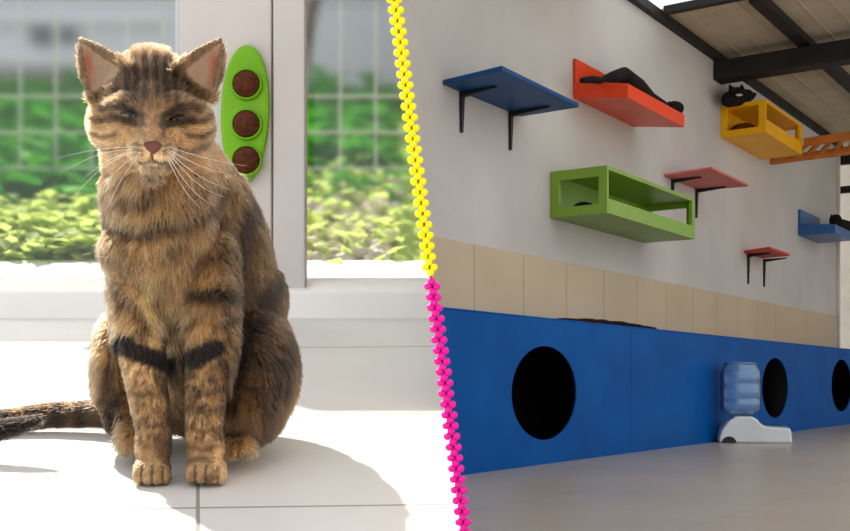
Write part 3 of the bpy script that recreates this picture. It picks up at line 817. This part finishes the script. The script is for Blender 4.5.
def cat_colour(P, N):
    Y = np.maximum(P[:, 1], .2)
    q = np.stack([(P[:, 0])/Y*F+HX, HY-(P[:, 2]-CAMZ)/Y*F], 1)
    px, py = q[:, 0], q[:, 1]
    w_ = np.stack([nz(P, 130, 3), nz(P, 130, 4)], 1)*2.2
    qq = q+w_*np.where(py > 170, 1.6, .55)[:, None]
    tan, grey, light, cream = lin(182,148,108), lin(132,112,90), lin(226,194,148), lin(244,226,200)
    dark = lin(42,31,22)
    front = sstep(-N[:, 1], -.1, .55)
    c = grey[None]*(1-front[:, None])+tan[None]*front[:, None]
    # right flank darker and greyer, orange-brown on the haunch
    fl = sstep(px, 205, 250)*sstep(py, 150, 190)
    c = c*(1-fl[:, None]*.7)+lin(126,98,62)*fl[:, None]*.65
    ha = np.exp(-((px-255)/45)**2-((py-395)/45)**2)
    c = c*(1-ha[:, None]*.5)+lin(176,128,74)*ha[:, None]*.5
    # head top greyer
    ht = sstep(112-py, -18, 25)*(py < 130)
    c = c*(1-ht[:, None]*.7)+lin(128,100,72)*ht[:, None]*.7
    # pale chest and belly
    ch = np.exp(-((px-158)/34)**2-((py-305)/55)**2)*front
    c = c*(1-ch[:, None]*.75)+light*ch[:, None]*.75
    up = np.exp(-((px-150)/46)**2-((py-204)/30)**2)*front*.8
    c = c*(1-up[:, None]*.45)+light*up[:, None]*.45
    mz = np.exp(-((px-152)/22)**2-((py-155)/11)**2)*front
    c = c*(1-mz[:, None]*.6)+light*mz[:, None]*.6
    cn = np.exp(-((px-152)/11)**2-((py-167)/4.5)**2)
    c = c*(1-cn[:, None]*.5)+cream*cn[:, None]*.5
    nb = np.exp(-((px-152)/11)**2-((py-128)/16)**2)*(py < 146)
    c = c*(1-nb[:, None]*.55)+lin(140,92,62)*nb[:, None]*.55
    for cx, cy in ((128,114),(178,117)):
        ey = np.exp(-((px-cx)/15)**2-((py-cy)/9)**2)
        c = c*(1-ey[:, None]*.72)+lin(60,42,28)*ey[:, None]*.72  # dark brown eye patches with their deep shadow painted in
    pawm = np.maximum(sstep(py, 452, 468)*(px > 120), sstep(py, 432, 442)*(px > 214)*(P[:, 1] < 1.12))*(px < 252)
    c = c*(1-pawm[:, None]*.35)+lin(206,170,124)*pawm[:, None]*.35
    # mackerel bands on flank, back and haunch
    s_ = np.sin((px*.62+py*.18)*.24+2.4*nz(P, 26, 9)+1.4*nz(P, 70, 10))
    reg = np.clip(sstep(px, 215, 245)*sstep(py, 170, 215)+sstep(N[:, 1], -.1, .3)*(py > 60)+sstep(118-px, 0, 14)*sstep(py, 295, 325)*(py < 440), 0, 1)*(py > 40)
    k = sstep(s_, -.1, .7)*reg*.8
    spots = sstep(nz(P, 190, 21), .12, .4)*.5*(py > 165)
    k = np.maximum(k, spots)
    for poly, hw, dk in STRIPES:
        d = pdist(qq, poly); k = np.maximum(k, dk*(1-sstep(d, hw*.55, hw*1.45)))*1.0
    # toe gaps
    for x in (141.5, 152, 162.5, 195, 206, 217.5, 231, 238.5):
        yb = 484 if x < 225 else 458
        k = np.maximum(k, .75*(np.abs(px-x) < 1.3)*(py > yb-19)*(py < yb)*(N[:, 1] < 0))
    # tail rings and dark tip
    tl = (px < 118)*(py > 395)
    tb = sstep(np.sin(px*.24+nz(P, 60, 5)), -.1, .6)*.75+.2
    tip = sstep(1.19-Y, 0, .03)*(px < 60)
    c = np.where(tl[:, None], lin(112,86,60)[None], c)
    k = np.clip(k, 0, 1)
    k = np.where(tl, np.maximum(tb*.8, tip*.97), k)
    c = c*(1-k[:, None])+dark*k[:, None]
    # inner ears, pink skin; backlit glow painted orange on the outer edges
    ie = (py < 100)*(np.abs(px-151) > 24)*earmask(px, py)*sstep(-N[:, 1], .05, .35)
    c = c*(1-ie[:, None]*.85)+lin(255,214,178)*ie[:, None]*.85
    red = ie*sstep(np.abs(px-151), 55, 63)*sstep(py, 44, 62)
    c = c*(1-red[:, None]*.7)+lin(255,120,64)*red[:, None]*.7
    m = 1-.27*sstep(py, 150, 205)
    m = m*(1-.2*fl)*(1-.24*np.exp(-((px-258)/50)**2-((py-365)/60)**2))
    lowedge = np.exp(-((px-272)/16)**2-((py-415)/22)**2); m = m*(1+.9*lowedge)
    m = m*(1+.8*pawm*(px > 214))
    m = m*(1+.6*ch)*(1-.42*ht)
    Q = P*np.array([1, 1, .38])
    tick = nz(Q, 900, 41)+nz(Q, 1900, 42)*.9+nz(P, 420, 43)*.5
    fine = np.clip(1+tick*np.where(py < 172, .45, .95)*np.where(py > 440, .3, 1), .25, 2.1)
    c = c*(m*np.where(ie > 0, 1, fine))[:, None]
    return np.clip(c*1.2, 0, 1), px, py, ie
def tri(px, py, a, b_, c_):
    def e(p, q): return (px-p[0])*(q[1]-p[1])-(py-p[1])*(q[0]-p[0])
    s1, s2, s3 = e(a, b_), e(b_, c_), e(c_, a)
    return ((s1 > 0) & (s2 > 0) & (s3 > 0)) | ((s1 < 0) & (s2 < 0) & (s3 < 0))
def earmask(px, py): return (tri(px, py, (81,42), (122,71), (92,93)) | tri(px, py, (220,43), (183,72), (211,93))).astype(float)
def earzone(px, py): return (tri(px, py, (76,28), (138,66), (86,104)) | tri(px, py, (225,28), (167,66), (217,104)))

nv = len(body.vertices)
P = np.empty(nv*3); body.vertices.foreach_get('co', P); P = P.reshape(-1, 3)
Nn = np.empty(nv*3); body.vertices.foreach_get('normal', Nn); Nn = Nn.reshape(-1, 3)
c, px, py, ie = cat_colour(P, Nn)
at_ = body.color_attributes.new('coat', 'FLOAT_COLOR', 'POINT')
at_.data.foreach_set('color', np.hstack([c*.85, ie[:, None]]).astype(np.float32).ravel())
def coat_mat(name, tr_amt, ears=False):
    nt = NT(name); va = nt.n('ShaderNodeVertexColor', layer_name='coat')
    df = nt.n('ShaderNodeBsdfPrincipled'); df.inputs['Roughness'].default_value = .6; df.inputs['Specular IOR Level'].default_value = .15
    nt.l(va.outputs[0], df.inputs['Base Color'])
    tr = nt.n('ShaderNodeBsdfTranslucent'); nt.l(va.outputs[0], tr.inputs[0])
    ms = nt.n('ShaderNodeMixShader'); nt.l(df.outputs[0], ms.inputs[1]); nt.l(tr.outputs[0], ms.inputs[2])
    if ears: nt.l(nt.math('MULTIPLY', va.outputs[1], tr_amt), ms.inputs[0])
    else: ms.inputs[0].default_value = tr_amt
    nt.l(ms.outputs[0], nt.out.inputs[0]); return nt.m
body.materials.append(coat_mat('tabby_coat', .35, True))

# fur: many fine tapered blades
body.calc_loop_triangles()
nt_ = len(body.loop_triangles)
T = np.empty(nt_*3, dtype=np.int32); body.loop_triangles.foreach_get('vertices', T); T = T.reshape(-1, 3)
A, B_, C_ = P[T[:, 0]], P[T[:, 1]], P[T[:, 2]]
area = np.linalg.norm(np.cross(B_-A, C_-A), axis=1)/2
cen = (A+B_+C_)/3; tn = Nn[T].mean(1); tn /= np.linalg.norm(tn, axis=1)[:, None]
vd = -(cen-np.array(CAM)); vd /= np.linalg.norm(vd, axis=1)[:, None]
facing = (tn*vd).sum(1)
wgt = area*np.where(facing > -.35, 1.0, .3)
cpx = cen[:, 0]/cen[:, 1]*F+HX; cpy = HY-(cen[:, 2]-CAMZ)/cen[:, 1]*F
wgt *= np.where(cpy < 175, 1.7, 1.0)
NH = 170000; FW = 1.55
idx = rng.choice(nt_, NH, p=wgt/wgt.sum())
u_ = rng.random(NH); v_ = rng.random(NH); fl_ = u_+v_ > 1; u_[fl_] = 1-u_[fl_]; v_[fl_] = 1-v_[fl_]
tt = T[idx]; w0 = 1-u_-v_
root = P[tt[:, 0]]*w0[:, None]+P[tt[:, 1]]*u_[:, None]+P[tt[:, 2]]*v_[:, None]
hn = Nn[tt[:, 0]]*w0[:, None]+Nn[tt[:, 1]]*u_[:, None]+Nn[tt[:, 2]]*v_[:, None]
hn /= np.linalg.norm(hn, axis=1)[:, None]
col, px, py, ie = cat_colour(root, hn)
Yr = root[:, 1]
# lengths in millimetres
ln_ = np.full(NH, 13.0)
head = py < 172
ln_ = np.where(head, 6.0, ln_)
ln_ = np.where(head & (np.abs(px-151) > 45) & (py > 100), 7.5, ln_)
ln_ = np.where((py > 110) & (py < 165) & (np.abs(px-152) < 26), 3.0, ln_)
ln_ = np.where((py >= 172) & (py < 330) & (px < 215), 15.0, ln_)
ln_ = np.where((py > 330) & (px > 118) & (px < 226) & (Yr < 1.085), 5.0, ln_)
ln_ = np.where((py > 450) & (px > 120), 2.8, ln_)
ln_ = np.where((px < 118) & (py > 392), 8.5, ln_)
ez = earzone(px, py) & (py < 94) & (np.abs(px-151) > 33)
ln_ = np.where((py < 76) & (np.abs(px-150) < 18), 8.5, ln_)
ln_ = np.where(ez, 1.6, ln_)
eye = (((px-128)/13)**2+((py-115)/6)**2 < 1) | (((px-178)/13)**2+((py-118)/6)**2 < 1)
nose_ = (((px-152)/11)**2+((py-146)/7)**2 < 1)
ln_ = np.where(eye | nose_, .8, ln_)
keep = ~(((ie > .5) & (rng.random(NH) < .75)))
ln_ = ln_*rng.uniform(.6, 1.25, NH)*1e-3
# flow
fx, fy, fz = np.zeros(NH), np.zeros(NH), -np.ones(NH)
hx = (px-151)/60; hy = (py-143)/60
m_ = head
fx = np.where(m_, hx*1.4, (px-165)/260.); fz = np.where(m_, -hy*1.4, -1.0); fy = np.where(m_, .7, .15)
mk = (px < 118) & (py > 392); fx = np.where(mk, np.where(Yr > 1.19, -1.0, 1.0), fx); fz = np.where(mk, -.1, fz)
flow = np.stack([fx, fy, fz], 1)+rng.normal(size=(NH, 3))*.28+np.stack([nz(root, 60, 31), nz(root, 60, 32)*.3, nz(root, 60, 33)], 1)*.7
tang = flow-(flow*hn).sum(1)[:, None]*hn; tang /= np.linalg.norm(tang, axis=1)[:, None]+1e-6
lift = np.where(head, .45, .5)+.35*((py < 76) & (np.abs(px-150) < 18))+rng.normal(size=NH)*.12
d0 = hn*(lift+.25)[:, None]+tang; d0 /= np.linalg.norm(d0, axis=1)[:, None]
d1 = hn*(lift-.15)[:, None]+tang+np.array([0, 0, -.15]); d1 /= np.linalg.norm(d1, axis=1)[:, None]
p0 = root-hn*.0004; p1 = p0+d0*(ln_*.5)[:, None]; p2 = p1+d1*(ln_*.5)[:, None]
wd0 = np.where(head, .00016, .00022)*rng.uniform(.7, 1.3, NH)*FW
V = np.stack([p0, p1, p2], 1)[keep]
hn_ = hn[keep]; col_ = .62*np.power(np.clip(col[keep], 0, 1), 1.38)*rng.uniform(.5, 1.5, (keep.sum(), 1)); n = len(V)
fur = bpy.data.hair_curves.new('fur')
fur.add_curves([3]*n)
fur.attributes['position'].data.foreach_set('vector', V.reshape(-1).astype(np.float32))
ra_ = fur.attributes.get('radius') or fur.attributes.new('radius', 'FLOAT', 'POINT')
wk = wd0[keep]
ra_.data.foreach_set('value', np.stack([wk, wk*.8, wk*.15], 1).reshape(-1).astype(np.float32))
ca = fur.attributes.new('coat', 'FLOAT_COLOR', 'POINT')
vc = np.stack([col_*.85, col_, col_*1.15+.01], 1)
ca.data.foreach_set('color', np.concatenate([np.clip(vc, 0, 1), np.ones((n, 3, 1))], 2).astype(np.float32).ravel())
def hair_mat():
    nt = NT('tabby_fur'); at2 = nt.n('ShaderNodeAttribute', attribute_name='coat')
    h = nt.n('ShaderNodeBsdfHairPrincipled', parametrization='COLOR')
    h.inputs['Roughness'].default_value = .45; h.inputs['Radial Roughness'].default_value = .6
    h.inputs['IOR'].default_value = 1.5
    nt.l(at2.outputs['Color'], h.inputs['Color']); nt.l(h.outputs[0], nt.out.inputs[0]); return nt.m
fur.materials.append(hair_mat())
fo = bpy.data.objects.new('fur', fur); link(fo, cat_o)

# eyes, nose, whiskers
def eye_mat():
    nt = NT('cat_eye'); b = nt.n('ShaderNodeBsdfPrincipled'); b.inputs['Roughness'].default_value = .12
    b.inputs['Base Color'].default_value = srgb(86,84,56); nt.l(b.outputs[0], nt.out.inputs[0]); return nt.m
M['eye'] = eye_mat(); M['pupil'] = mat('pupil', srgb(12,10,9), None, 5, .15, .5)
def surf_y(px, py):
    d = np.hypot(cpx-px, cpy-py)+np.where(facing > 0, 0, 1e6); return float(cen[np.argsort(d)[:6], 1].min())
for ex, ey, w_, h_, tilt in ((129,116,7.5,2.0,.16),(177,119.5,7,1.2,-.18)):
    Ye = surf_y(ex, ey)
    bm = bmesh.new(); rot = Matrix.Rotation(tilt, 4, 'Y')
    ball(bm, at(ex, ey, Ye-.0015), (rr(w_), .0035, rr(h_)), 3, rot.to_3x3())
    e = obj('eye', bm, M['eye'], cat_o, True)
    bm = bmesh.new(); ball(bm, at(ex+1, ey, Ye-.0044), (rr(2.2), .0012, rr(h_*.9)), 2); obj('pupil', bm, M['pupil'], e, True)
    bm = bmesh.new()
    pts = [at(ex+a, ey-h_*1.0*(1-(a/ (w_+2))**2)-.6+tilt*a*1.0, Ye-.0042+abs(a)*.0002) for a in np.linspace(-w_-2, w_+2, 9)]
    tube(bm, pts, [rr(.5)]+[rr(1.5)]*7+[rr(.5)], 8); obj('eyelid', bm, M['pupil'], cat_o, True)
Yn = surf_y(152, 146)
bm = bmesh.new()
poly = [(142.5,143.5),(146,141.5),(152,141),(158,141.5),(161.5,143.5),(158.5,148.5),(153.5,152.5),(152,153.5),(150.5,152.5),(145.5,148.5)]
prism(bm, [at(a, b_, Yn-.0035+.00012*abs(a-152)) for a, b_ in poly], Vector((0, .006, 0)))
bmesh.ops.bevel(bm, geom=bm.edges[:], offset=.0007, segments=2, affect='EDGES')
obj('nose', bm, M['nose'], cat_o, True)
for x0, y0, x1, y1, sag, dy in ((137,149,62,172,6,.02),(136,152,74,196,8,.015),(138,147,58,158,3,.03),(139,154,88,210,8,.01),(137,151,84,178,5,.0),(140,155,104,214,6,.0),
      (168,149,236,176,-4,.02),(168,152,226,198,-8,.015),(167,154,214,206,-8,.0),(169,147,246,166,-2,.03),(166,155,200,208,-6,.0),(168,151,232,190,-6,.01)):
    Y0 = surf_y(x0, y0)
    bm = bmesh.new(); pts = []
    for i in range(9):
        t = i/8; pts.append(at(x0+(x1-x0)*t, y0+(y1-y0)*t-sag*math.sin(math.pi*t), Y0-.002-.02*math.sin(t*1.8)+dy*t*2))
    tube(bm, pts, [.00024*(1-.7*i/8) for i in range(9)], 5); obj('whisker', bm, M['whisker'], cat_o, True)
